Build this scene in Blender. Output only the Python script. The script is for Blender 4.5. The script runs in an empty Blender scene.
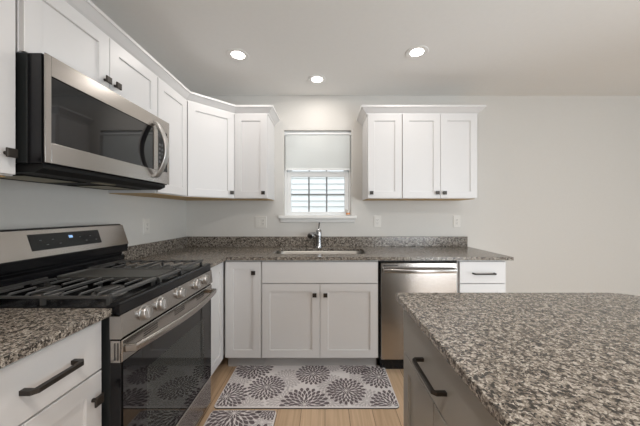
import bpy, bmesh, math, random
from mathutils import Vector, Matrix
PI = math.pi
S = bpy.context.scene
COL = S.collection

# ------------------------------------------------------------------ camera
H = 1.254                       # eye height
cam_d = bpy.data.cameras.new('camera')
cam = bpy.data.objects.new('camera', cam_d); COL.objects.link(cam)
cam.location = (0, -2.69, H); cam.rotation_euler = (PI/2, 0, 0)
cam_d.sensor_width = 36; cam_d.lens = 265/640*36
cam_d.shift_x = -5/640; cam_d.clip_start = 0.02
S.camera = cam
# ------------------------------------------------------------------ world / exposure
w = bpy.data.worlds.new('sky'); S.world = w; w.use_nodes = True
bg = w.node_tree.nodes['Background']
bg.inputs[0].default_value = (0.90, 0.95, 1.0, 1); bg.inputs[1].default_value = 2.3
S.view_settings.view_transform = 'Standard'; S.view_settings.look = 'None'
S.view_settings.gamma = 1.0; S.view_settings.use_curve_mapping = False
S.view_settings.exposure = -0.08
S.cycles.use_denoising = True
S.cycles.max_bounces = 10; S.cycles.diffuse_bounces = 6; S.cycles.glossy_bounces = 6
S.cycles.sample_clamp_indirect = 6.0
S.cycles.caustics_reflective = False; S.cycles.caustics_refractive = False
def light(name, typ, loc, rot, energy, color, **k):
    d = bpy.data.lights.new(name, typ); d.energy = energy; d.color = color
    for a, v in k.items(): setattr(d, a, v)
    o = bpy.data.objects.new(name, d); COL.objects.link(o)
    o.location = loc; o.rotation_euler = rot
    return o
# daylight lamps added behind the unseen right and rear patio doors
P_RIGHT, P_REAR = 44, 102
light('added_patio_daylight', 'AREA', (3.42, -2.45, 1.05), (0, PI/2, 0), P_RIGHT, (0.78, 0.91, 1.0), shape='RECTANGLE', size=1.9, size_y=1.88)
light('added_rear_daylight', 'AREA', (2.2, -4.70, 1.05), (PI/2, 0, 0), P_REAR, (0.91, 0.96, 1.0), shape='RECTANGLE', size=1.78, size_y=1.9)
LAMP_W = 2.8

# ------------------------------------------------------------------ materials
def new_mat(name):
    m = bpy.data.materials.new(name); m.use_nodes = True
    return m, m.node_tree.nodes, m.node_tree.links, m.node_tree.nodes['Principled BSDF']
def plain(name, col, rough=0.5, metal=0.0, noise=0.0, nscale=40, spec=None, bump=0.0, bscale=200):
    m, N, L, b = new_mat(name)
    b.inputs['Base Color'].default_value = (*col, 1); b.inputs['Roughness'].default_value = rough
    b.inputs['Metallic'].default_value = metal
    if spec is not None: b.inputs['Specular IOR Level'].default_value = spec
    tc = N.new('ShaderNodeTexCoord')
    n = N.new('ShaderNodeTexNoise'); n.inputs['Scale'].default_value = nscale; n.inputs['Detail'].default_value = 4
    L.new(tc.outputs['Object'], n.inputs['Vector'])
    r = N.new('ShaderNodeMixRGB'); r.inputs[1].default_value = (*[c*(1-noise) for c in col], 1)
    r.inputs[2].default_value = (*[min(1, c*(1+noise)) for c in col], 1)
    L.new(n.outputs['Fac'], r.inputs[0]); L.new(r.outputs[0], b.inputs['Base Color'])
    if bump:
        n2 = N.new('ShaderNodeTexNoise'); n2.inputs['Scale'].default_value = bscale
        L.new(tc.outputs['Object'], n2.inputs['Vector'])
        bp = N.new('ShaderNodeBump'); bp.inputs['Strength'].default_value = bump; bp.inputs['Distance'].default_value = 0.002
        L.new(n2.outputs['Fac'], bp.inputs['Height']); L.new(bp.outputs[0], b.inputs['Normal'])
    return m
def ramp(N, stops, interp='LINEAR'):
    r = N.new('ShaderNodeValToRGB'); cr = r.color_ramp; cr.interpolation = interp
    while len(cr.elements) < len(stops): cr.elements.new(0.5)
    for e, (p, c) in zip(cr.elements, stops): e.position = p; e.color = (*c, 1)
    return r
def granite():
    m, N, L, b = new_mat('speckled_granite')
    tc = N.new('ShaderNodeTexCoord')
    ns = N.new('ShaderNodeTexNoise'); ns.inputs['Scale'].default_value = 90; ns.inputs['Detail'].default_value = 2
    L.new(tc.outputs['Object'], ns.inputs['Vector'])
    mx = N.new('ShaderNodeVectorMath'); mx.operation = 'MULTIPLY_ADD'
    mx.inputs[1].default_value = (0.013, 0.013, 0.013)
    L.new(ns.outputs['Color'], mx.inputs[0]); L.new(tc.outputs['Object'], mx.inputs[2])
    v1 = N.new('ShaderNodeTexVoronoi'); v1.inputs['Scale'].default_value = 215
    L.new(mx.outputs[0], v1.inputs['Vector'])
    sep = N.new('ShaderNodeSeparateColor'); L.new(v1.outputs['Color'], sep.inputs[0])
    # larger drifts shift the balance of dark and light minerals
    n2 = N.new('ShaderNodeTexNoise'); n2.inputs['Scale'].default_value = 60; n2.inputs['Detail'].default_value = 3
    L.new(tc.outputs['Object'], n2.inputs['Vector'])
    ad = N.new('ShaderNodeMath'); ad.operation = 'MULTIPLY_ADD'; ad.inputs[1].default_value = 1.7; ad.inputs[2].default_value = -0.85
    L.new(n2.outputs['Fac'], ad.inputs[0])
    s = N.new('ShaderNodeMath'); s.operation = 'MULTIPLY_ADD'; s.inputs[1].default_value = 0.85
    L.new(sep.outputs[0], s.inputs[0]); L.new(ad.outputs[0], s.inputs[2])
    r = ramp(N, GR, 'CONSTANT')
    L.new(s.outputs[0], r.inputs[0])
    L.new(r.outputs[0], b.inputs['Base Color'])
    b.inputs['Roughness'].default_value = 0.22; b.inputs['Specular IOR Level'].default_value = 0.5
    return m
GR = [(0.0, (0.03, 0.026, 0.022)), (0.15, (0.08, 0.066, 0.055)), (0.28, (0.15, 0.127, 0.105)),
      (0.44, (0.215, 0.185, 0.153)), (0.60, (0.30, 0.265, 0.225)), (0.74, (0.43, 0.39, 0.34)), (0.94, (0.20, 0.17, 0.14))]
def stainless(name, col=(0.42, 0.395, 0.37), rough=0.24, axis=2, k=60):
    m, N, L, b = new_mat(name)
    b.inputs['Metallic'].default_value = 1.0
    tc = N.new('ShaderNodeTexCoord'); mp = N.new('ShaderNodeMapping')
    sc = [4, 4, 4]; sc[axis] = k*10
    mp.inputs['Scale'].default_value = sc; L.new(tc.outputs['Object'], mp.inputs[0])
    n = N.new('ShaderNodeTexNoise'); n.inputs['Scale'].default_value = 1.0; n.inputs['Detail'].default_value = 3
    L.new(mp.outputs[0], n.inputs['Vector'])
    r = ramp(N, [(0.3, (rough-0.012,)*3), (0.7, (rough+0.012,)*3)]); L.new(n.outputs['Fac'], r.inputs[0])
    L.new(r.outputs[0], b.inputs['Roughness'])
    c = ramp(N, [(0.3, tuple(x*0.985 for x in col)), (0.7, col)]); L.new(n.outputs['Fac'], c.inputs[0])
    L.new(c.outputs[0], b.inputs['Base Color'])
    return m
def wood_floor():
    m, N, L, b = new_mat('oak_plank_floor')
    tc = N.new('ShaderNodeTexCoord'); mp = N.new('ShaderNodeMapping')
    mp.inputs['Rotation'].default_value = (0, 0, PI/2); L.new(tc.outputs['Object'], mp.inputs[0])
    br = N.new('ShaderNodeTexBrick'); br.offset = 0.37
    br.inputs['Scale'].default_value = 1; br.inputs['Brick Width'].default_value = 1.5; br.inputs['Row Height'].default_value = 0.15
    br.inputs['Mortar Size'].default_value = 0.0015; br.inputs['Bias'].default_value = 0.0
    br.inputs['Color1'].default_value = (0.70, 0.51, 0.34, 1); br.inputs['Color2'].default_value = (0.55, 0.385, 0.245, 1)
    br.inputs['Mortar'].default_value = (0.16, 0.10, 0.06, 1)
    L.new(mp.outputs[0], br.inputs['Vector'])
    m2 = N.new('ShaderNodeMapping'); m2.inputs['Scale'].default_value = (55, 2.5, 1); L.new(tc.outputs['Object'], m2.inputs[0])
    n = N.new('ShaderNodeTexNoise'); n.inputs['Scale'].default_value = 1; n.inputs['Detail'].default_value = 5; n.inputs['Distortion'].default_value = 0.6
    L.new(m2.outputs[0], n.inputs['Vector'])
    r = ramp(N, [(0.3, (0.78, 0.74, 0.70)), (0.7, (1, 1, 1))]); L.new(n.outputs['Fac'], r.inputs[0])
    mx = N.new('ShaderNodeMixRGB'); mx.blend_type = 'MULTIPLY'; mx.inputs[0].default_value = 1
    L.new(br.outputs['Color'], mx.inputs[1]); L.new(r.outputs[0], mx.inputs[2]); L.new(mx.outputs[0], b.inputs['Base Color'])
    b.inputs['Roughness'].default_value = 0.42
    return m
def emissive(name, col, strength):
    m, N, L, b = new_mat(name)
    b.inputs['Base Color'].default_value = (*col, 1); b.inputs['Emission Color'].default_value = (*col, 1)
    b.inputs['Emission Strength'].default_value = strength
    return m
def clear_glass(name, tint=(1, 1, 1), haze=0):
    m, N, L, b = new_mat(name); out = N['Material Output']
    t = N.new('ShaderNodeBsdfTransparent'); g = N.new('ShaderNodeBsdfGlossy'); g.inputs['Roughness'].default_value = 0.01
    t.inputs[0].default_value = (*tint, 1)
    f = N.new('ShaderNodeFresnel'); f.inputs[0].default_value = 1.35 if tint[0] == 1 else 1.6
    mx = N.new('ShaderNodeMixShader'); L.new(f.outputs[0], mx.inputs[0]); L.new(t.outputs[0], mx.inputs[1]); L.new(g.outputs[0], mx.inputs[2])
    L.new(mx.outputs[0], out.inputs[0])
    if haze:
        h = N.new('ShaderNodeMixShader'); h.inputs[0].default_value = haze
        df = N.new('ShaderNodeBsdfDiffuse'); df.inputs[0].default_value = (.085, .09, .085, 1)
        L.new(t.outputs[0], h.inputs[1]); L.new(df.outputs[0], h.inputs[2]); L.new(h.outputs[0], mx.inputs[1])
    return m
def shade_cloth():
    m, N, L, b = new_mat('shade_fabric'); out = N['Material Output']
    tc = N.new('ShaderNodeTexCoord')
    n = N.new('ShaderNodeTexNoise'); n.inputs['Scale'].default_value = 300
    L.new(tc.outputs['Object'], n.inputs['Vector'])
    d = N.new('ShaderNodeBsdfDiffuse'); r = ramp(N, [(0, (0.78, 0.79, 0.78)), (1, (0.86, 0.87, 0.86))])
    L.new(n.outputs['Fac'], r.inputs[0]); L.new(r.outputs[0], d.inputs[0])
    t = N.new('ShaderNodeBsdfTranslucent'); t.inputs[0].default_value = (0.8, 0.85, 0.84, 1)
    mx = N.new('ShaderNodeMixShader'); mx.inputs[0].default_value = 0.35
    L.new(d.outputs[0], mx.inputs[1]); L.new(t.outputs[0], mx.inputs[2]); L.new(mx.outputs[0], out.inputs[0]); return m

M = dict(
    wall=plain('greige_wall_paint', (0.625, 0.61, 0.58), 0.85, noise=0.02, bump=0.05),
    ceiling=plain('ceiling_paint', (0.80, 0.79, 0.77), 0.9, noise=0.02, bump=0.08),
    white=plain('white_cabinet_lacquer', (0.66, 0.65, 0.645), 0.38, noise=0.01),
    inner=plain('cabinet_carcass', (0.70, 0.68, 0.67), 0.5, noise=0.02),
    taupe=plain('taupe_cabinet_lacquer', (0.27, 0.255, 0.23), 0.4, noise=0.01),
    trim=plain('white_trim_paint', (0.80, 0.79, 0.77), 0.45, noise=0.01),
    vinyl=plain('white_vinyl', (0.82, 0.83, 0.83), 0.35, noise=0.01),
    muntin=plain('grey_grille_bar', (0.42, 0.43, 0.44), 0.5, noise=0.02),
    rawwood=plain('raw_plywood', (0.52, 0.36, 0.17), 0.7, noise=0.2, nscale=15),
    bronze=plain('dark_bronze_metal', (0.045, 0.039, 0.034), 0.4, 0.7, noise=0.1),
    black=plain('black_enamel', (0.008, 0.008, 0.009), 0.16, noise=0.1, spec=0.28),
    dkgrey=plain('dark_grey_paint', (0.016, 0.018, 0.018), 0.4, noise=0.1),
    iron=plain('cast_iron', (0.048, 0.048, 0.047), 0.33, noise=0.15, spec=0.8),
    griddle=plain('griddle_iron', (0.075, 0.075, 0.07), 0.5, noise=0.15),
    glass_black=plain('black_glass', (0.005, 0.005, 0.006), 0.04, noise=0.05, spec=0.7),
    oven_glass=clear_glass('oven_window_glass', (.80, .82, .80), .45),
    display=plain('display_glass', (0.008, 0.0085, 0.0085), 0.12, noise=0.05, spec=0.3),
    legend=plain('printed_legend', (0.10, 0.105, 0.11), 0.5),
    steel=stainless('brushed_stainless'),
    steel_v=stainless('brushed_stainless_upright', axis=0),
    knobsteel=stainless('knob_steel', (0.46, 0.445, 0.43), 0.36),
    chrome=plain('chrome', (0.42, 0.42, 0.43), 0.16, 1.0, noise=0.01),
    sinksteel=stainless('sink_steel', (0.36, 0.345, 0.32), 0.35),
    filter=plain('filter_mesh', (0.32, 0.29, 0.20), 0.5, 0.4, noise=0.3, nscale=300),
    plastic=plain('white_plastic', (0.67, 0.65, 0.61), 0.4, noise=0.01),
    liner=plain('oven_enamel', (0.40, 0.42, 0.41), 0.4, noise=0.15),
    soot=plain('matt_black_paint', (0.012, 0.012, 0.012), 0.6, noise=0.1, spec=0.2),
    slot=plain('dark_slot', (0.05, 0.045, 0.04), 0.6),
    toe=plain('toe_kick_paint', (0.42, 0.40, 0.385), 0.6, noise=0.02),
    mat=plain('rug_cloth', (0.76, 0.72, 0.71), 0.85, noise=0.06, nscale=120),
    petal=plain('rug_dark_petal', (0.14, 0.112, 0.12), 0.85, noise=0.15, nscale=150),
    petal2=plain('rug_pale_petal', (0.52, 0.48, 0.48), 0.85, noise=0.1, nscale=150),
    ruged=plain('rug_edge', (0.06, 0.05, 0.05), 0.8),
    siding=plain('white_lap_siding', (0.74, 0.755, 0.76), 0.6, noise=0.02),
    grass=plain('lawn', (0.14, 0.2, 0.08), 0.9, noise=0.3),
    orange=plain('orange_print', (0.75, 0.30, 0.10), 0.5, noise=0.1),
    lamp=emissive('lamp_diffuser', (1.0, 0.95, 0.88), 14.0),
    clock=emissive('clock_digits', (0.35, 0.6, 1.0), 0.45),
    glass=clear_glass('window_glass'), shade=shade_cloth(), granite=granite(), floor=wood_floor())

# ------------------------------------------------------------------ mesh helpers
class MB:
    """collects shapes, then links them as one mesh object"""
    def __init__(s): s.bm = bmesh.new(); s.mi = 0
    def face(s, vs):
        try: f = s.bm.faces.new(vs)
        except ValueError: return
        f.material_index = s.mi; return f
    def box(s, x0, x1, y0, y1, z0, z1):
        v = [s.bm.verts.new(p) for p in [(x0,y0,z0),(x1,y0,z0),(x1,y1,z0),(x0,y1,z0),(x0,y0,z1),(x1,y0,z1),(x1,y1,z1),(x0,y1,z1)]]
        for q in [(0,3,2,1),(4,5,6,7),(0,1,5,4),(1,2,6,5),(2,3,7,6),(3,0,4,7)]: s.face([v[i] for i in q])
        return s
    def rings(s, rings, cap0=True, cap1=True, closed=False):
        R = [[s.bm.verts.new(p) for p in r] for r in rings]; n = len(R[0])
        pairs = list(zip(R, R[1:])) + ([(R[-1], R[0])] if closed else [])
        for a, b in pairs:
            for i in range(n): s.face([a[i], a[(i+1)%n], b[(i+1)%n], b[i]])
        if not closed:
            if cap0: s.face(R[0][::-1])
            if cap1: s.face(R[-1])
        return s
    def prism(s, pts, axis, a0, a1):
        """pts 2-D outline, extruded along axis"""
        def P(p, a):
            return {0: (a, p[0], p[1]), 1: (p[0], a, p[1]), 2: (p[0], p[1], a)}[axis]
        return s.rings([[P(p, a0) for p in pts], [P(p, a1) for p in pts]])
    def cyl(s, c, d, r0, r1, length, n=24, caps=True):
        d = Vector(d).normalized(); u = d.orthogonal().normalized(); v = d.cross(u); c = Vector(c)
        rg = [[c + d*t + (u*math.cos(2*PI*i/n) + v*math.sin(2*PI*i/n))*r for i in range(n)] for t, r in ((0, r0), (length, r1))]
        return s.rings(rg, caps, caps)
    def lathe(s, c, d, prof, n=28, start=0):
        d = Vector(d).normalized(); u = d.orthogonal().normalized(); v = d.cross(u); c = Vector(c)
        rg = [[c + d*t + (u*math.cos(2*PI*i/n+start) + v*math.sin(2*PI*i/n+start))*max(r, 1e-4) for i in range(n)] for t, r in prof]
        return s.rings(rg)
    def tube(s, pts, prof):
        """sweep closed 2-D section prof (or a radius) along points"""
        P = [Vector(p) for p in pts]
        if isinstance(prof, (int, float)): prof = [(prof*math.cos(2*PI*i/12), prof*math.sin(2*PI*i/12)) for i in range(12)]
        rg = []; up = None
        for i, p in enumerate(P):
            t = (P[min(i+1, len(P)-1)] - P[max(i-1, 0)]).normalized()
            if up is None: up = Vector((0, 0, 1)) if abs(t.z) < 0.9 else Vector((1, 0, 0))
            a = t.cross(up).normalized(); b = a.cross(t).normalized(); up = b
            rg.append([p + a*q[0] + b*q[1] for q in prof])
        return s.rings(rg)
    def panel(s, loops, back):
        """rect loops [(x0,x1,z0,z1,y)...] joined from the back edge to the front; last is capped"""
        rg = [[(l[0], l[4], l[2]), (l[1], l[4], l[2]), (l[1], l[4], l[3]), (l[0], l[4], l[3])] for l in loops]
        return s.rings(rg)
    def shaker(s, x0, x1, z0, z1, yb, yf, fr=0.06, rec=0.009):
        L = [(0, yb), (0, yf+.0015), (.0015, yf), (fr, yf), (fr+.0025, yf+rec)]
        return s.panel([(x0+i, x1-i, z0+i, z1-i, y) for i, y in L], 0)
    def slab(s, x0, x1, z0, z1, yb, yf, c=.002):
        return s.panel([(x0, x1, z0, z1, yb), (x0, x1, z0, z1, yf+c), (x0+c, x1-c, z0+c, z1-c, yf)], 0)
    def build(s, name, mats, parent=None, bevel=0, smooth=False, loc=None, xf=None):
        if xf is not None: bmesh.ops.transform(s.bm, matrix=xf, verts=s.bm.verts)
        bmesh.ops.recalc_face_normals(s.bm, faces=s.bm.faces)
        me = bpy.data.meshes.new(name); s.bm.to_mesh(me); s.bm.free()
        for m in (mats if isinstance(mats, (list, tuple)) else [mats]): me.materials.append(m)
        o = bpy.data.objects.new(name, me); COL.objects.link(o)
        if parent is not None: o.parent = parent
        if loc: o.location = loc
        if bevel:
            b = o.modifiers.new('bevel', 'BEVEL'); b.width = bevel; b.segments = 2; b.limit_method = 'ANGLE'; b.angle_limit = math.radians(35)
        if smooth:
            for p in me.polygons: p.use_smooth = True
            me.set_sharp_from_angle(angle=math.radians(38))
        return o
def tag(o, label=None, cat=None, group=None, kind=None):
    for k, v in (('label', label), ('category', cat), ('group', group), ('kind', kind)):
        if v: o[k] = v
    return o
def thing(name, label, cat, loc=(0,0,0), rz=0, group=None):
    o = bpy.data.objects.new(name, None); COL.objects.link(o); o.empty_display_size = 0.1
    o.location = loc; o.rotation_euler = (0, 0, rz)
    return tag(o, label, cat, group)
def copy_tree(o, parent=None):
    c = o.copy(); COL.objects.link(c)
    if parent is not None: c.parent = parent
    for ch in list(o.children): copy_tree(ch, c)
    return c
def struct(o): o['kind'] = 'structure'; return o
def rrect(w, h, r, n=5, cx=0, cy=0):
    out = []
    for (sx, sy, a0) in ((1,1,0), (-1,1,PI/2), (-1,-1,PI), (1,-1,1.5*PI)):
        for i in range(n+1):
            a = a0 + PI/2*i/n
            out.append((cx + sx*(w/2-r) + r*math.cos(a), cy + sy*(h/2-r) + r*math.sin(a)))
    return out
def plate_holes(mb, outer, holes, z0, z1):
    """flat slab with holes"""
    bm = mb.bm
    for z in (z0, z1):
        E = []
        for lp in [outer]+holes:
            vs = [bm.verts.new((p[0], p[1], z)) for p in lp]
            E += [bm.edges.new((vs[i], vs[(i+1)%len(vs)])) for i in range(len(vs))]
        bmesh.ops.triangle_fill(bm, edges=E, use_beauty=True)
    for lp in [outer]+holes:
        a = [bm.verts.new((p[0], p[1], z0)) for p in lp]; b = [bm.verts.new((p[0], p[1], z1)) for p in lp]
        for i in range(len(lp)): mb.face([a[i], a[(i+1)%len(lp)], b[(i+1)%len(lp)], b[i]])
    bmesh.ops.remove_doubles(bm, verts=bm.verts, dist=1e-5)

# ------------------------------------------------------------------ room shell
XL, XR, YR, ZC = -1.41, 3.32, -4.6, 2.445
struct(MB().box(XL-.12, XR+.12, YR-.12, .14, -.06, 0).build('floor', M['floor']))
struct(MB().box(XL-.12, XR+.12, YR-.12, .14, ZC, ZC+.08).build('ceiling', M['ceiling']))
struct(MB().box(XL-.12, XL, YR-.12, .14, 0, ZC).build('wall_left', M['wall']))
WX0, WX1, WZ0, WZ1 = -.416, .266, 1.216, 2.095         # window opening
b = MB(); b.box(XL, WX0, 0, .14, 0, ZC); b.box(WX1, XR, 0, .14, 0, ZC)
b.box(WX0, WX1, 0, .14, 0, WZ0); b.box(WX0, WX1, 0, .14, WZ1, ZC)
struct(b.build('wall_back', M['wall']))
b = MB(); b.box(XR, XR+.12, -1.45, .14, 0, ZC); b.box(XR, XR+.12, YR, -3.45, 0, ZC); b.box(XR, XR+.12, -3.45, -1.45, 2.05, ZC)
struct(b.build('wall_right', M['wall']))
b = MB(); b.box(XL, 1.3, YR-.12, YR, 0, ZC); b.box(3.1, XR, YR-.12, YR, 0, ZC); b.box(1.3, 3.1, YR-.12, YR, 2.05, ZC)
struct(b.build('wall_rear', M['wall']))
struct(MB().box(1.43, XR, -.016, 0, 0, .13).build('baseboard_back', M['trim'], bevel=.003))
struct(MB().box(XR-.016, XR, -1.38, -.016, 0, .13).build('baseboard_right', M['trim'], bevel=.003))
# patio doors added out of frame, right and rear, as light sources
d = bpy.data.objects.new('door_1', None); COL.objects.link(d); d.location = (XR+.06, -2.45, 0); struct(d)
b = MB(); b.box(-.03, .03, -1, -.94, 0, 2.05); b.box(-.03, .03, .94, 1, 0, 2.05); b.box(-.03, .03, -.94, .94, 0, .06); b.box(-.03, .03, -.94, .94, 1.97, 2.05); b.box(-.03, .03, -.05, .05, .06, 1.97)
b.build('door_frame', M['vinyl'], d)
MB().box(-.004, .004, -.94, .94, .06, 1.97).build('glass_pane', M['glass'], d)
d = bpy.data.objects.new('door_2', None); COL.objects.link(d); d.location = (2.2, YR-.06, 0); struct(d)
b = MB()
for x0, x1 in ((-.9, -.84), (-.05, .05), (.84, .9)): b.box(x0, x1, -.03, .03, 0, 2.05)
for z0, z1 in ((0, .06), (1.97, 2.05)):
    b.box(-.84, -.05, -.03, .03, z0, z1); b.box(.05, .84, -.03, .03, z0, z1)
b.build('door_frame', M['vinyl'], d)
MB().box(-.84, .84, -.004, .004, .06, 1.97).build('glass_pane', M['glass'], d)

# kitchen window over the sink
wx = (WX0+WX1)/2
win = bpy.data.objects.new('window_1', None); COL.objects.link(win); win.location = (wx, .04, WZ0); struct(win)
hw = (WX1-WX0)/2; hh = WZ1-WZ0
b = MB(); b.box(-hw, -hw+.022, .0, .09, 0, hh); b.box(hw-.022, hw, .0, .09, 0, hh); b.box(-hw+.022, hw-.022, .0, .09, hh-.022, hh); b.box(-hw+.022, hw-.022, .0, .09, 0, .022)
b.build('window_frame', M['vinyl'], win, bevel=.002)
def sash(name, z0, z1, y0, y1, side, bot, top):
    b = MB(); a = hw-.024
    b.box(-a, -a+side, y0, y1, z0, z1); b.box(a-side, a, y0, y1, z0, z1)
    b.box(-a+side, a-side, y0, y1, z0, z0+bot); b.box(-a+side, a-side, y0, y1, z1-top, z1)
    o = b.build(name, M['vinyl'], win, bevel=.002)
    gx = a-side; g0 = z0+bot; g1 = z1-top; ym = (y0+y1)/2
    MB().box(-gx, gx, ym-.003, ym+.003, g0, g1).build('glass_pane', M['glass'], o)
    b = MB()
    for f in (1/3, 2/3): b.box(-gx+2*gx*f-.008, -gx+2*gx*f+.008, ym+.006, ym+.014, g0, g1)
    b.box(-gx, gx, ym+.004, ym+.016, (g0+g1)/2-.007, (g0+g1)/2+.007)
    b.build('grille', M['muntin'], o)
    return o
sl = sash('lower_sash', .024, .464, .01, .045, .040, .028, .052)
b = MB(); b.box(-.21, -.13, .0, .0095, .446, .460); b.box(.13, .21, .0, .0095, .446, .460); b.build('sash_lock', M['vinyl'], sl, bevel=.002)
sash('upper_sash', .43, hh-.024, .048, .082, .045, .045, .045)
# sill and apron
b = MB(); b.box(WX0-wx-.05, WX1-wx+.05, -.085, -.04, -.018, .012); b.box(WX0-wx+.001, WX1-wx-.001, -.04, .0, -.0005, .012)
b.build('window_sill', M['trim'], win, bevel=.004)
MB().prism([(-.056, -.018), (-.062, -.026), (-.052, -.055), (-.0405, -.06), (-.0405, -.018)], 0, WX0-wx-.035, WX1-wx+.035).build('window_apron', M['trim'], win)

# view outside: neighbour's siding and lawn
b = MB(); z = -.6
while z < 6:
    b.prism([(0, z), (-.034, z), (-.036, z+.008), (-.006, z+.125), (0, z+.125)], 0, -5, 5); z += .125
tag(b.build('house_siding', M['siding'], loc=(0, 3.2, 0)), 'sunlit white lap siding of the house seen through the kitchen window', 'siding')
struct(MB().box(-14, 14, .3, 16, -.7, -.65).build('ground', M['grass']))

# roller shade
rs = thing('roller_shade', 'pale translucent roller shade covering the upper half of the window', 'window shade', (wx, .02, 1.695))
b = MB(); pts = []
for i in range(9):
    t = i/8; pts.append((-.006*math.sin(t*PI), .012 + t*.352))
rg = [[(-.327, p[0]-.0008, p[1]), (.327, p[0]-.0008, p[1]), (.327, p[0]+.0008, p[1]), (-.327, p[0]+.0008, p[1])] for p in pts]
b.rings(rg); b.build('shade_fabric', M['shade'], rs)
MB().box(-.328, .328, -.005, .005, -.004, .014).build('bottom_bar', M['vinyl'], rs, bevel=.002)
MB().cyl((-.327, 0, .368), (1,0,0), .012, .012, .654, 20).build('roller_tube', M['vinyl'], rs, smooth=True)
for x in (-.3395, .3285): MB().box(x, x+.011, -.014, .014, .352, .377).build('bracket', M['vinyl'], rs)

def fr(b, x0, x1, z0, z1, X0, X1, Z0, Z1, y0, y1):
    b.box(X0, x0, y0, y1, Z0, Z1); b.box(x1, X1, y0, y1, Z0, Z1); b.box(x0, x1, y0, y1, Z0, z0); b.box(x0, x1, y0, y1, z1, Z1)
# ------------------------------------------------------------------ recessed lights
def lamp(x, y, label, power=None):
    t = thing('recessed_ceiling_light', label, 'ceiling light', (x, y, ZC), 0, None)
    MB().lathe((0,0,0), (0,0,-1), [(0, .080), (.003, .082), (.006, .078), (.005, .052), (.001, .048), (0, .048)], 36).build('trim_ring', M['trim'], t, smooth=True)
    MB().lathe((0,0,-.0008), (0,0,-1), [(0, .047), (.002, .047), (.003, .03), (.0032, .0002)], 32).build('diffuser', M['lamp'], t, smooth=True)
    light('lamp_glow', 'AREA', (x, y, ZC-.012), (0,0,0), power or LAMP_W, (1.0, .94, .885), shape='DISK', size=.11)
lamp(-.655, -.695, 'recessed ceiling light nearest the cabinets around the corner, above the range side')
lamp(-.07, -.33, 'recessed ceiling light right above the sink, close to the window wall')
lamp(.68, -.73, 'recessed ceiling light in front of the three-door wall cabinets beside the window')
lamp(-.25, -2.75, 'added unseen ceiling light behind the camera on the range side', 16)  # added out of view to brighten base cabinets and floor
lamp(.95, -3.0, 'added unseen ceiling light behind the camera over the island', 11)  # second fill lamp added out of view, island side

# ------------------------------------------------------------------ hardware
def knob(parent, x, z, yf, mat='bronze'):
    b = MB(); b.cyl((x, yf, z), (0,-1,0), .007, .006, .018, 12)
    b.rings([[(x-h_, yf-y_, z-h_), (x+h_, yf-y_, z-h_), (x+h_, yf-y_, z+h_), (x-h_, yf-y_, z+h_)] for h_, y_ in ((.012,.016),(.0155,.019),(.0155,.025),(.0135,.027))])
    return b.build('knob', M[mat], parent, smooth=False)
def bar_pull(parent, x0, x1, z, yf, t=.011, out=.032):
    b = MB()
    b.tube([(x0, yf, z), (x0, yf-out*.8, z), (x0+.006, yf-out, z), (x1-.006, yf-out, z), (x1, yf-out*.8, z), (x1, yf, z)], [(t/2,-t/2),(t/2,t/2),(-t/2,t/2),(-t/2,-t/2)])
    return b.build('handle', M['bronze'], parent, bevel=.0015)
def carcass(root, wd, dp, z0, z1, mat='white', toe=False, bottom=None, toemat='toe', hollow=False):
    b = MB(); yb = -.026 if toe else -.001
    if hollow:      # open-topped box for the sink to hang in
        b.box(0, .018, -dp, yb, z0, z1); b.box(wd-.018, wd, -dp, yb, z0, z1); b.box(.018, wd-.018, -dp, -dp+.018, z0, z1)
        b.box(.018, wd-.018, yb-.012, yb, z0, z1); b.box(.018, wd-.018, -dp+.018, yb-.012, z0, z0+.018)
    else: b.box(0, wd, -dp, yb, z0, z1)
    o = b.build('body', M[mat], root, bevel=.001)
    if bottom:
        MB().box(.006, wd-.006, -dp+.02, -.004, z0-.004, z0+.0005).build('bottom_panel', M['rawwood'], root)
    if toe:
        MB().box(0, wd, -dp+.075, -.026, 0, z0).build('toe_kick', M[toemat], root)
    return o
DT = .020       # door thickness

# ------------------------------------------------------------------ wall cabinets
UZ0, UZ1 = 1.384, 2.16
def wall_cab(loc, rz, wd, doors, label, z0=UZ0, z1=UZ1, dp=.305, frame_ext=None, group=None, kz=.045):
    """doors: list of (x0, x1, knob side or None)"""
    t = thing('wall_cabinet', label, 'cabinet', loc, rz, group)
    carcass(t, wd, dp, z0, z1, bottom=True)
    for x0, x1, ks in doors:
        d = MB().shaker(x0, x1, z0+.004, z1-.022, -dp-.0005, -dp-DT).build('door', M['white'], t)
        if ks: knob(d, (x1-.03 if ks == 'r' else x0+.03), z0+.004+kz, -dp-DT)
    return t
wall_cab((.378, 0, 0), 0, .311, [(.005, .308, 'l')], 'narrow single-door white wall cabinet on the free side of the window')
wall_cab((.691, 0, 0), 0, .673, [(.002, .338, 'r'), (.341, .668, 'l')], 'double-door white wall cabinet with two knobs side by side, farthest from the corner')
wall_cab((-.812, 0, 0), 0, .298, [(.004, .294, 'r')], 'narrow white shaker wall cabinet on the sink wall between corner cabinet and window')
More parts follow.
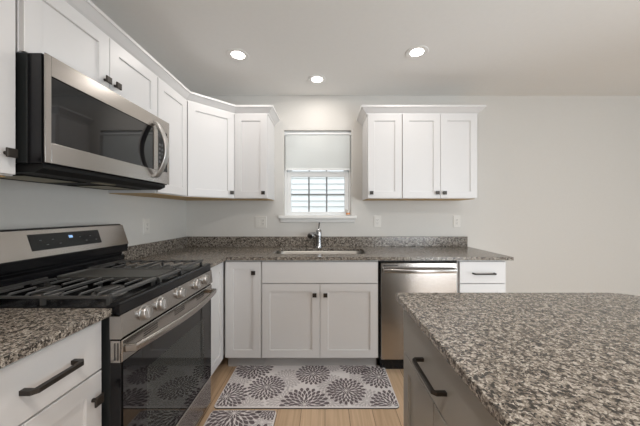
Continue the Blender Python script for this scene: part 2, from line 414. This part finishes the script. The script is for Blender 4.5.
# diagonal corner
t = thing('corner_wall_cabinet', 'white diagonal corner wall cabinet with one wide angled shaker door', 'cabinet', (XL, 0, 0))
ln = .598
out = [(0, 0), (ln, 0), (ln, -.305), (.305, -ln), (0, -ln)]
MB().prism(out, 2, UZ0, UZ1).build('body', M['white'], t, bevel=.001)
MB().prism([(.01,-.01), (ln-.01, -.01), (ln-.01, -.297), (.297, -ln+.01), (.01, -ln+.01)], 2, UZ0-.004, UZ0+.0005).build('bottom_panel', M['rawwood'], t)
p0 = Vector((.305, -ln, 0)); p1 = Vector((ln, -.305, 0)); dl = (p1-p0).length
X = Matrix.Translation(p0) @ Matrix.Rotation(math.radians(45), 4, 'Z')
dd = MB().shaker(.014, dl-.014, UZ0+.004, UZ1-.022, -.0005, -DT).build('door', M['white'], t, xf=X)
k = knob(dd, dl-.045, UZ0+.049, -DT); k.data.transform(X)
# left run
wall_cab((XL, -.968, 0), PI/2, .366, [(.004, .362, None)], 'single-door white wall cabinet between the microwave and the corner cabinet')
t = wall_cab((XL, -1.737, 0), PI/2, .766, [(.003, .3815, 'r'), (.3845, .763, 'l')], 'short double-door white wall cabinet mounted directly above the microwave', z0=1.835, kz=.07)
wall_cab((XL, -2.23, 0), PI/2, .478, [(.003, .470, 'r')], 'full-height white wall cabinet nearest the camera, on the near side of the microwave', kz=.07)

# crown mouldings: profile (outward, up) swept along a plan path with mitres
CP = [(-.004, 0), (.004, 0), (.008, .006), (.008, .012), (.018, .020), (.034, .036), (.044, .046), (.050, .048), (.050, .062), (-.004, .062)]
def crown(path, label, z=2.142):
    P = [Vector(p) for p in path]; rg = []
    nrm = []
    for a, b_ in zip(P, P[1:]):
        t_ = (b_-a).normalized(); nrm.append(Vector((t_.y, -t_.x)))
    for i, p in enumerate(P):
        if i == 0: m_ = nrm[0]
        elif i == len(P)-1: m_ = nrm[-1]
        else:
            m_ = (nrm[i-1]+nrm[i]); m_ = m_/ (1+nrm[i-1].dot(nrm[i]))
        rg.append([(p.x + m_.x*o_*1.1, p.y + m_.y*o_*1.1, z-.008+u_*1.14) for o_, u_ in CP])
    o = MB().rings(rg).build('crown_molding', M['white'])
    return tag(o, label, 'molding')
yf = -.305-DT*.0
c0 = XL+.305
crown([(c0, -2.23), (c0, -ln), (XL+ln, -.305), (-.514, -.305), (-.514, 0)], 'white crown molding running from the range wall around the angled corner cabinet')
crown([(.378, 0), (.378, -.305), (1.366, -.305), (1.366, 0)], 'white crown molding on top of the three-door cabinets beside the window')

# ------------------------------------------------------------------ base cabinets
BD = .60; BZ0, BZ1 = .115, .888
def base_cab(loc, rz, wd, label, fronts, mat='white', name='base_cabinet', dp=BD, toemat='toe', hollow=False):
    """fronts: (kind, x0, x1, z0, z1, hardware)"""
    t = thing(name, label, 'cabinet', loc, rz)
    carcass(t, wd, dp, BZ0, BZ1, mat, toe=True, toemat=toemat, hollow=hollow)
    for kind, x0, x1, z0, z1, hw_ in fronts:
        if kind == 'door': f = MB().shaker(x0, x1, z0, z1, -dp-.0005, -dp-DT).build('door', M[mat], t)
        else: f = MB().slab(x0, x1, z0, z1, -dp-.0005, -dp-DT).build('drawer' if kind == 'drawer' else 'front_panel', M[mat], t)
        if hw_ and hw_[0] == 'knob': knob(f, hw_[1], hw_[2], -dp-DT)
        if hw_ and hw_[0] == 'bar': bar_pull(f, hw_[1]-hw_[3]/2, hw_[1]+hw_[3]/2, hw_[2], -dp-DT, *(hw_[4:]))
    return t
Zs = .700
base_cab((-.79, 0, 0), 0, .292, 'narrow full-height single-door white base cabinet in the inner corner of the counter',
         [('door', .012, .288, .122, .874, ('knob', .235, .79))])
base_cab((-.496, 0, 0), 0, .914, 'wide white sink base cabinet with a plain false front and two shaker doors',
         [('panel', .004, .910, Zs+.005, .874, None), ('door', .004, .4555, .122, Zs-.001, ('knob', .415, .617)), ('door', .4585, .910, .122, Zs-.001, ('knob', .499, .617))], hollow=True)
base_cab((1.04, 0, 0), 0, .385, 'white base cabinet with bar-handled drawer beyond the dishwasher, at the counter end',
         [('drawer', .012, .372, Zs+.005, .874, ('bar', .197, .783, .165)), ('door', .012, .372, .122, Zs-.001, ('knob', .045, .617))])
# range-wall corner cabinet (door faces the room)
base_cab((XL, -.972, 0), PI/2, .970, 'white corner base cabinet wedged between the range and the sink-wall cabinets',
         [('door', .003, .340, .122, .874, None)])
base_cab((XL, -2.16, 0), PI/2, .412, 'white base cabinet with bar-handled drawer on the near side of the range',
         [('drawer', .004, .408, Zs+.005, .874, ('bar', .230, .788, .140, .013, .034)), ('door', .004, .408, .122, Zs-.001, ('knob', .372, .617))])

# ------------------------------------------------------------------ counters
CZ0, CZ1 = .888, .914
sink_hole = rrect(.80, .375, .07, 6, -.046, -.308)
b = MB()
plate_holes(b, [(XL+.001, -.001), (XL+.001, -.976), (-.76, -.976), (-.76, -.65), (1.452, -.65), (1.446, -.001)], [sink_hole], CZ0+.0005, CZ1)
ct = thing('granite_countertop', 'L-shaped speckled granite countertop holding the sink, along two walls', 'countertop', (0, 0, 0))
b.build('slab', M['granite'], ct)
b = MB(); b.box(XL+.021, 1.437, -.021, -.001, CZ1+.0004, 1.016); b.build('backsplash', M['granite'], ct, bevel=.002)
b = MB(); b.box(XL+.001, XL+.021, -.976, -.001, CZ1+.0004, 1.016); b.build('backsplash', M['granite'], ct, bevel=.002)
ct = thing('granite_countertop', 'small granite countertop section on the near side of the range, above the drawer cabinet', 'countertop', (XL, -1.743, 0))
MB().box(.001, .65, -.42, 0, CZ0+.0005, CZ1).build('slab', M['granite'], ct, bevel=.002)
MB().box(.001, .021, -.42, 0, CZ1+.0004, 1.016).build('backsplash', M['granite'], ct, bevel=.002)

# sink
sk = thing('undermount_sink', 'stainless undermount sink set into the granite beneath the window', 'sink', (-.046, -.308, .70))
b = MB(); zt = CZ0-.0005-.70
rg = []
for (w_, h_, r_, z_) in ((.84, .41, .09, zt), (.81, .385, .075, zt), (.80, .375, .07, zt-.01), (.78, .355, .07, .03), (.72, .30, .05, .012), (.70,.28,.05,.008)):
    rg.append([(p[0], p[1], z_) for p in rrect(w_, h_, r_, 6)])
for (w_, h_, r_, z_) in ((.70,.28,.05,.004), (.73, .31, .05, .006), (.788, .362, .07, .028), (.808, .383, .072, zt-.012), (.84, .41, .09, zt-.003)):
    rg.append([(p[0], p[1], z_) for p in rrect(w_, h_, r_, 6)])
b.rings(rg, False, False).build('basin', M['sinksteel'], sk, smooth=True)
MB().lathe((0, .02, .008), (0,0,1), [(0, .045), (.003, .045), (.004, .038), (.001, .034), (.001, .001)], 24).build('drain', M['chrome'], sk, smooth=True)
# faucet
fa = thing('sink_faucet', 'chrome single-lever faucet with short pull-out head standing behind the sink', 'faucet', (-.062, -.072, CZ1))
MB().lathe((0,0,0), (0,0,1), [(0, .036), (.006, .036), (.012, .030), (.05, .026), (.10, .027), (.145, .029), (.17, .025), (.185, .012)], 28).build('body', M['chrome'], fa, smooth=True)
b = MB(); P = [(0, 0, .10), (-.022, -.035, .128), (-.042, -.075, .140), (-.060, -.11, .138)]
b.tube(P, .016).build('spout', M['chrome'], fa, smooth=True)
dv = Vector((-.014, -.045, -.012))
MB().lathe(P[-1], dv, [(-.01, .015), (0, .022), (.03, .029), (.050, .030), (.056, .024), (.056, .001)], 24).build('spray_head', M['chrome'], fa, smooth=True)
b = MB(); b.tube([(0, 0, .178), (.002, .006, .205), (.005, .014, .245)], rrect(.026, .012, .004, 3)).build('lever', M['bronze'], fa, smooth=True)

# ------------------------------------------------------------------ dishwasher
dw = thing('dishwasher', 'stainless steel dishwasher with bowed bar handle under the granite counter', 'dishwasher', (.422, 0, 0))
MB().box(.004, .612, -.57, -.03, .10, .872).build('tub_body', M['dkgrey'], dw)
MB().slab(.014, .604, .115, .868, -.571, -.635, .004).build('door', M['steel_v'], dw)
MB().box(.02, .598, -.56, -.50, 0, .10).build('toe_kick', M['black'], dw)
dd = [o for o in dw.children if o.name.startswith('door')][0]
b = MB(); P = [(.03, -.636, .812)]
for i in range(13):
    u = i/12; P.append((.034 + .55*u, -.665-.026*math.sin(PI*u), .812))
P.append((.588, -.636, .812))
b.tube(P, rrect(.014, .030, .006, 3)).build('handle', M['steel'], dd, smooth=True)
MB().box(.03, .14, -.637, -.6352, .842, .850).build('vent_strip', M['slot'], dd)

# ------------------------------------------------------------------ range  (local: x along wall near->far, y=-depth towards room)
rg_ = thing('gas_range', 'stainless and black freestanding gas range with five knobs and a center griddle', 'range', (XL, -1.738, 0), PI/2)
RW = .76
b = MB(); b.box(.002, .09, -.635, -.03, .03, .90); b.box(RW-.09, RW-.002, -.635, -.03, .03, .90)
b.box(.09, RW-.09, -.635, -.03, .03, .235); b.box(.09, RW-.09, -.635, -.03, .70, .90); b.box(.09, RW-.09, -.10, -.03, .235, .70)
b.build('body', M['dkgrey'], rg_)
b = MB(); b.box(.0905, .0945, -.634, -.1045, .2355, .6995); b.box(RW-.0945, RW-.0905, -.634, -.1045, .2355, .6995)
b.box(.095, RW-.095, -.634, -.1045, .2355, .2395); b.box(.095, RW-.095, -.634, -.1045, .6955, .6995); b.box(.0905, RW-.0905, -.104, -.1005, .2355, .6995)
b.build('oven_liner', M['liner'], rg_)
for z in (.36, .50):
    b = MB()
    for y in (-.60, -.35, -.13): b.cyl((.095, y, z), (1,0,0), .004, .004, RW-.19, 8)
    for i in range(9): b.cyl((.13+i*.0625, -.60, z+.005), (0,1,0), .0028, .0028, .47, 8)
    b.build('oven_rack', M['chrome'], rg_)
MB().box(.02, RW-.02, -.60, -.06, 0, .031).build('base', M['black'], rg_)
# cooktop pan with raised rim
b = MB(); b.prism([(-.672, .882), (-.672, .923), (-.666, .930), (-.64, .930), (-.628, .916), (-.12, .916), (-.11, .930), (-.03, .930), (-.03, .899), (-.636, .899)], 0, 0, RW)
b.build('cooktop', M['black'], rg_, bevel=.002)
# burners
for (bx, by, r) in ((.17, -.50, .05), (.17, -.24, .038), (.59, -.50, .045), (.59, -.24, .034)):
    MB().lathe((bx, by, .916), (0,0,1), [(0, r+.012), (.006, r+.010), (.012, r*.8), (.014, r*.8)], 24).build('burner', M['knobsteel'], rg_, smooth=True)
    MB().lathe((bx, by, .9302), (0,0,1), [(0, r), (.006, r), (.009, r*.9), (.010, .001)], 24).build('burner_cap', M['iron'], rg_, smooth=True)
def bar(b, p, q, w_=.011, h_=.012):
    b.tube([p, q], [(w_/2, -h_/2), (w_/2, h_*.3), (w_*.3, h_/2), (-w_*.3, h_/2), (-w_/2, h_*.3), (-w_/2, -h_/2)])
def grate(x0, x1, name='grate'):
    b = MB(); z = .952; yF, yB = -.622, -.125
    bar(b, (x0, yF, z), (x1, yF, z), .020, .012); bar(b, (x0, yB, z), (x1, yB, z), .013, .013)
    bar(b, (x0, yF, z-.006), (x0, yB, z-.006), .008, .009); bar(b, (x1, yF, z-.006), (x1, yB, z-.006), .008, .009)
    bar(b, (x0, -.375, z), (x1, -.375, z))
    n = 7
    for i in range(n):
        y = yF + (yB-yF)*(i+.8)/(n+.6)
        if abs(y+.375) < .02: continue
        xm = (x0+x1)/2; c_ = -.50 if y < -.375 else -.24
        g = max(.028 - abs(y-c_)*.2, .012)
        for a_, c_ in (((x0, y, z-.008), (xm-g, y, z+.002)), ((x1, y, z-.008), (xm+g, y, z+.002))):
            q_ = (a_[0]+(c_[0]-a_[0])*.12, y, z+.002)
            b.tube([a_, q_, c_], [(.0038, -.004), (.0038, .002), (.0018, .004), (-.0018, .004), (-.0038, .002), (-.0038, -.004)])
    for x in (x0+.003, x1-.003):
        for y in (yF+.004, -.375, yB-.004): b.box(x-.006, x+.006, y-.006, y+.006, .9165, .948)
    return b.build(name, M['iron'], rg_, smooth=False)
grate(.018, .272); grate(.488, .742)
# griddle: flat plate with low rim on the middle section
b = MB(); rg2 = []
for (w_, h_, r_, z_) in ((.185, .46, .03, .934), (.197, .475, .035, .953), (.197, .475, .035, .957), (.188, .466, .03, .957), (.180, .458, .028, .9515)):
    rg2.append([(p[0]+.38, p[1]-.378, z_) for p in rrect(w_, h_, r_, 5)])
b.rings(rg2).build('griddle', M['griddle'], rg_, smooth=True)
b = MB(); bar(b, (.284, -.626, .948), (.476, -.626, .948), .020, .012)
for x in (.29, .47):
    b.box(x-.006, x+.006, -.641, -.629, .926, .945); b.box(x-.006, x+.006, -.64, -.61, .935, .945)
b.build('griddle_front_bar', M['iron'], rg_)
# control panel (slightly raked) and knobs
b = MB(); b.prism([(-.636, .800), (-.676, .800), (-.684, .808), (-.676, .886), (-.672, .8815), (-.636, .8815)], 0, 0, RW)
b.build('control_panel', M['steel'], rg_)
for kx in (.118, .223, .382, .545, .655):
    t_ = Vector((0, -1, .09)).normalized(); c = Vector((kx, -.678, .852))
    q = MB().lathe(c, t_, [(0, .031), (.003, .031), (.005, .0275), (.008, .027), (.018, .0265), (.021, .024), (.021, .001)], 28).build('knob', M['knobsteel'], rg_, smooth=True)
    b = MB(); e = c + t_*.022; b.tube([e + Vector((0, 0, -.019)), e + Vector((0, -.0, .019))], [(-.007, -.003), (.007, -.003), (.006, .009), (-.006, .009)])
    b.build('grip', M['knobsteel'], q)
# oven door
def framed(x0, x1, z0, z1, X0, X1, Z0, Z1, y0, y1):
    b = MB(); fr(b, x0, x1, z0, z1, X0, X1, Z0, Z1, y0, y1); return b
OW = (.138, .650, .262, .620)
od = framed(*OW, .002, RW-.002, .205, .796, -.674, -.637).build('oven_door', M['black'], rg_)
MB().slab(.003, RW-.003, .716, .794, -.6745, -.680, .002).build('top_band', M['steel'], od)
framed(*OW, .010, RW-.010, .222, .713, -.678, -.6745).build('glass_panel', M['glass_black'], od)
MB().box(OW[0]+.0005, OW[1]-.0005, -.6778, -.6735, OW[2]+.0005, OW[3]-.0005).build('oven_window', M['oven_glass'], od)
for cx in (.16, .38, .60):
    b = MB()
    for j in range(3): b.box(cx-.045, cx+.045, -.6808, -.6795, .774-.009*j, .778-.009*j)
    b.build('vent_slot', M['slot'], od)
# slotted end caps on the door's near edge
b = MB(); b.box(-.0005, .0015, -.674, -.640, .716, .794); b.build('edge_cap', M['steel'], od)
b = MB()
for y in (-.666, -.655): b.box(-.0012, -.0006, y-.0025, y+.0025, .724, .786)
b.build('edge_slots', M['slot'], od)
b = MB(); P = [(.022, -.680, .759)]
for i in range(17):
    u = i/16; P.append((.026+.708*u, -.712-.034*math.sin(PI*u), .759))
P.append((.738, -.680, .759))
b.tube(P, rrect(.015, .030, .006, 3)).build('handle', M['steel'], od, smooth=True)
dr = MB().slab(.002, RW-.002, .035, .198, -.637, -.674, .004).build('storage_drawer', M['steel'], rg_)
# backguard
b = MB(); b.prism([(-.03, .931), (-.115, .931), (-.118, .985), (-.10, .995), (-.10, 1.002), (-.135, 1.012), (-.138, 1.05), (-.138, 1.054), (-.098, 1.176), (-.085, 1.184), (-.03, 1.184)], 0, .0, RW)
b.build('backguard', M['black'], rg_, bevel=.003)
d0 = Vector((0, -.1385, 1.056)); d1 = Vector((0, -.0985, 1.176)); dn = Vector((0, -(d1.z-d0.z), (d1.y-d0.y))).normalized()
def guard_plate(x0, x1, u0, u1, off, th):
    b = MB(); a = d0.lerp(d1, u0)+dn*off; c = d0.lerp(d1, u1)+dn*off
    rg = []
    for k_ in (0, th):
        rg.append([(x0, a.y+dn.y*k_, a.z+dn.z*k_), (x1, a.y+dn.y*k_, a.z+dn.z*k_), (x1, c.y+dn.y*k_, c.z+dn.z*k_), (x0, c.y+dn.y*k_, c.z+dn.z*k_)])
    return b.rings(rg)
gp = guard_plate(0, RW, 0, 1, .0005, .003).build('backguard_panel', M['steel'], rg_)
dp_ = guard_plate(.205, .565, .24, .84, .0038, .001).build('display', M['display'], gp)
guard_plate(.385, .405, .60, .70, .005, .0003).build('clock', M['clock'], dp_)
for i, x in enumerate((.245, .27, .30, .33, .44, .47, .50, .53)):
    a = d0.lerp(d1, .42 if i % 2 else .6)+dn*.005
    MB().box(x, x+.010, a.y-.0006, a.y, a.z-.0015, a.z+.0015).build('touch_key', M['legend'], dp_)

# ------------------------------------------------------------------ microwave
mw = thing('over_range_microwave', 'stainless microwave with dark glass door mounted above the gas range', 'microwave', (XL, -1.737, 0), PI/2)
MB().box(.001, .759, -.337, -.002, 1.434, 1.832).build('body', M['dkgrey'], mw, bevel=.002)
b = MB(); b.box(.001, .759, -.390, -.3385, 1.434, 1.831); b.build('door_core', M['black'], mw, bevel=.002)
# stainless front face, glass, control strip
b = MB()
fr(b, .022, .738, 1.512, 1.757, 0, .760, 1.437, 1.832, -.404, -.3985)
b.box(.606, .645, -.404, -.3985, 1.512, 1.757)
df = b.build('front_frame', M['steel'], mw, bevel=.0015)
MB().box(.0225, .6055, -.3995, -.3905, 1.5125, 1.7565).build('door_glass', M['glass_black'], mw)
cp = MB().box(.6455, .7375, -.401, -.3905, 1.5125, 1.7565).build('control_panel', M['display'], mw)
b = MB()
for i in range(3):
    for j in range(6): b.box(.657+i*.026, .673+i*.026, -.4016, -.401, 1.535+j*.026, 1.548+j*.026)
b.build('keypad', M['legend'], cp)
b = MB(); b.box(.655, .728, -.4016, -.401, 1.715, 1.742); b.build('display', M['glass_black'], cp)
b = MB(); P = [(.610, -.404, 1.782)]
for i in range(17):
    u = i/16; P.append((.610, -.418-.056*math.sin(PI*u)**.9, 1.782-.31*u))
P.append((.610, -.404, 1.472))
b.tube(P, rrect(.038, .018, .006, 3)).build('handle', M['knobsteel'], mw, smooth=True)
# black lower vent grille and underside
b = MB(); b.prism([(-.002, 1.433), (-.384, 1.433), (-.384, 1.418), (-.350, 1.402), (-.002, 1.402)], 0, .012, .748)
b.build('vent_housing', M['soot'], mw)
for x in (.07, .45):
    f = MB().box(x, x+.24, -.25, -.07, 1.399, 1.4015).build('grease_filter', M['filter'], mw)
    b = MB()
    b.box(x-.012, x, -.262, -.058, 1.397, 1.4015); b.box(x+.24, x+.252, -.262, -.058, 1.397, 1.4015); b.box(x, x+.24, -.262, -.25, 1.397, 1.4015); b.box(x, x+.24, -.07, -.058, 1.397, 1.4015)
    b.build('filter_rim', M['soot'], f)
MB().box(.33, .43, -.32, -.275, 1.399, 1.4015).build('task_lens', M['filter'], mw)

# ------------------------------------------------------------------ island (faces -x)
IX = .326; IY = -1.585
t = base_cab((IX+.02+.6, IY, 0), -PI/2, .616, 'taupe island cabinet at the end nearest the dishwasher, drawer with dark bar handle',
     [('drawer', .004, .612, .688, .874, ('bar', .310, .769, .165, .011, .034)), ('door', .004, .3065, .122, .683, None), ('door', .3095, .612, .122, .683, None)], mat='taupe', name='island_cabinet', toemat='taupe')
base_cab((IX+.02+.6, IY-.618, 0), -PI/2, .394, 'taupe island cabinet nearest the camera, mostly below the granite',
     [('drawer', .004, .39, .688, .874, None), ('door', .004, .39, .122, .683, None)], mat='taupe', name='island_cabinet', toemat='taupe')
tag(MB().box(IX+.621, IX+.645, IY-1.012, IY, 0, .888).build('island_back_panel', M['taupe']), 'taupe back panel closing the seating side of the island', 'panel')
def corner_slab(x0, x1, y0, y1, r, z0, z1):
    pts = [(x0, y0), (x1, y0)]
    for i in range(9):
        a = PI/2*i/8; pts.append((x1-r+r*math.cos(a), y1-r+r*math.sin(a)))
    for i in range(4):
        a = PI/2 + PI/2*i/3; pts.append((x0+.012+.012*math.cos(a), y1-.012+.012*math.sin(a)))
    return MB().prism(pts, 2, z0, z1)
tag(corner_slab(.299, 1.33, -2.62, -1.556, .14, .8885, CZ1).build('island_countertop', M['granite'], bevel=.003), 'large brown speckled granite slab on top of the island', 'countertop')

# ------------------------------------------------------------------ outlets and switches
def plate(loc, rz, label, wd, kinds, name='wall_outlet', cat='outlet'):
    t = thing(name, label, cat, loc, rz)
    MB().slab(-wd/2, wd/2, -.06, .06, 0, -.006, .003).build('cover_plate', M['plastic'], t)
    for x, kd in kinds:
        if kd == 'outlet':
            o = MB().slab(x-.017, x+.017, -.034, .034, -.0062, -.008, .001).build('receptacle', M['plastic'], t)
            b = MB()
            for z in (.018, -.016):
                b.box(x-.008, x-.0055, -.0085, -.0079, z-.004, z+.005); b.box(x+.0055, x+.008, -.0085, -.0079, z-.004, z+.005); b.cyl((x, -.0079, z-.010), (0,-1,0), .0025, .0025, .0006, 8)
            b.build('slots', M['slot'], o)
        else:
            MB().prism([(-.0062, -.034), (-.0095, -.034), (-.0068, .034), (-.0062, .034)], 0, x-.016, x+.016).build('rocker', M['plastic'], t)
    return t
plate((-.651, 0, 1.162), 0, 'white double plate with switch and outlet between corner and window', .118, [(-.023, 'switch'), (.023, 'outlet')], 'switch_plate', 'switch')
plate((.531, 0, 1.168), 0, 'white outlet on the sink wall, nearest the window, over the dishwasher side', .072, [(0, 'outlet')])
plate((1.335, 0, 1.168), 0, 'white outlet on the sink wall close to the free end of the granite backsplash', .072, [(0, 'outlet')])
plate((XL, -.60, 1.148), PI/2, 'white outlet on the range wall between the range and the corner', .072, [(0, 'outlet')])

# ------------------------------------------------------------------ trinket on the sill
t = thing('sill_ornament', 'tiny pale jar with orange print standing on the window sill', 'ornament', (.235, .012, WZ0+.0125))
MB().lathe((0,0,0), (0,0,1), [(0, .016), (.004, .019), (.036, .019), (.042, .014), (.048, .014)], 20).build('jar', M['plastic'], t, smooth=True)
MB().lathe((0,0,.010), (0,0,1), [(0, .0194), (.018, .0194)], 20).build('band', M['orange'], t, smooth=True)
MB().lathe((0,0,.048), (0,0,1), [(0, .016), (.009, .016), (.011, .012)], 20).build('lid', M['plastic'], t, smooth=True)

# ------------------------------------------------------------------ floor mats with chrysanthemum print
def clip(poly, x0, x1, y0, y1):
    for ax, lim, sg in ((0, x0, 1), (0, x1, -1), (1, y0, 1), (1, y1, -1)):
        out = []
        for i in range(len(poly)):
            p, q = poly[i], poly[(i+1) % len(poly)]
            a, c = (p[ax]-lim)*sg, (q[ax]-lim)*sg
            if a >= 0: out.append(p)
            if (a >= 0) != (c >= 0):
                f = a/(a-c); out.append((p[0]+(q[0]-p[0])*f, p[1]+(q[1]-p[1])*f))
        poly = out
        if len(poly) < 3: return []
    return poly
def petal(cx, cy, a, r0, r1, w_):
    P = [(0, 0), (.3, .62), (.6, 1), (.84, .66), (1, 0), (.84, -.66), (.6, -1), (.3, -.62)]
    o = []
    for u, v in P:
        x = r0 + (r1-r0)*u; y = v*w_/2
        o.append((cx + x*math.cos(a)-y*math.sin(a), cy + x*math.sin(a)+y*math.cos(a)))
    return o
def rug(loc, w_, h_, flowers, pale, label):
    """origin at centre; w_ along x, h_ along y"""
    b = MB(); rg = []
    for (ww, z_) in ((0, 0), (0, .007), (.003, .0095), (.010, .011)):
        rg.append([(p[0], p[1], z_) for p in rrect(w_-2*ww, h_-2*ww, .03, 6)])
    b.mi = 2; b.rings(rg[:2], True, False); b.mi = 0; b.rings(rg[1:], False, True)
    x1, y1 = w_/2-.008, h_/2-.008
    for lst, mi, z_ in ((pale, 1, .01115), (flowers, 3, .0113)):
        for cx, cy, R in lst:
            for (n, r0, r1, k_, ph) in ((11, .04, .28, .60, 0), (11, .17, .46, .62, .5), (22, .36, .64, .66, .25), (22, .53, .83, .66, .75), (22, .72, 1.0, .62, .25)):
                for i in range(n):
                    a = 2*PI*(i+ph)/n; rm = R*(r0+.6*(r1-r0))
                    pp = clip(petal(cx, cy, a, r0*R, r1*R, 2*PI*rm/n*k_), -x1, x1, -y1, y1)
                    if len(pp) >= 3:
                        b.mi = mi; b.face([b.bm.verts.new((p[0], p[1], z_)) for p in pp])
    bmesh.ops.recalc_face_normals(b.bm, faces=b.bm.faces)
    o = b.build('kitchen_mat', [M['mat'], M['petal2'], M['ruged'], M['petal']], loc=loc)
    for p in o.data.polygons:
        if p.material_index in (1, 3) and p.normal.z < 0: p.flip()
    return tag(o, label, 'mat', None)
def px(u, v): # floor point under a photograph pixel, used to read the print's layout
    d_ = 265*H/(v-213.0); return ((u-325)*d_/265, -2.69+d_)
def F(lst, cx, cy): return [(px(u, v)[0]-cx, px(u, v)[1]-cy, R) for u, v, R in lst]
c1 = (-.118, -.760)
rug((c1[0], c1[1], 0), 1.20, .470,
    F([(255, 369, .15), (266.5, 388.5, .135), (313, 375, .135), (304.5, 406, .165), (226, 398, .145), (346, 392, .140), (354, 367, .12), (379, 378, .14), (393, 407, .15)], *c1),
    F([(287, 380, .12), (241, 378, .11), (331, 385, .11), (284, 402, .12), (330, 404, .12), (367, 402, .12), (247, 408, .11), (362, 378, .10), (330, 366, .1)], *c1),
    'wide grey and white floral kitchen mat lying in front of the sink cabinet')
c2 = (-.508, -1.385)
rug((c2[0], c2[1], 0), .41, .74,
    F([(234, 415, .17), (272, 411, .09)], *c2) + [(.15, .10, .16), (-.16, .05, .15), (.0, -.2, .17)],
    F([(262, 424, .13)], *c2) + [(-.18, .30, .1), (.18, -.2, .12)],
    'second grey and white floral mat lying along the foot of the range')
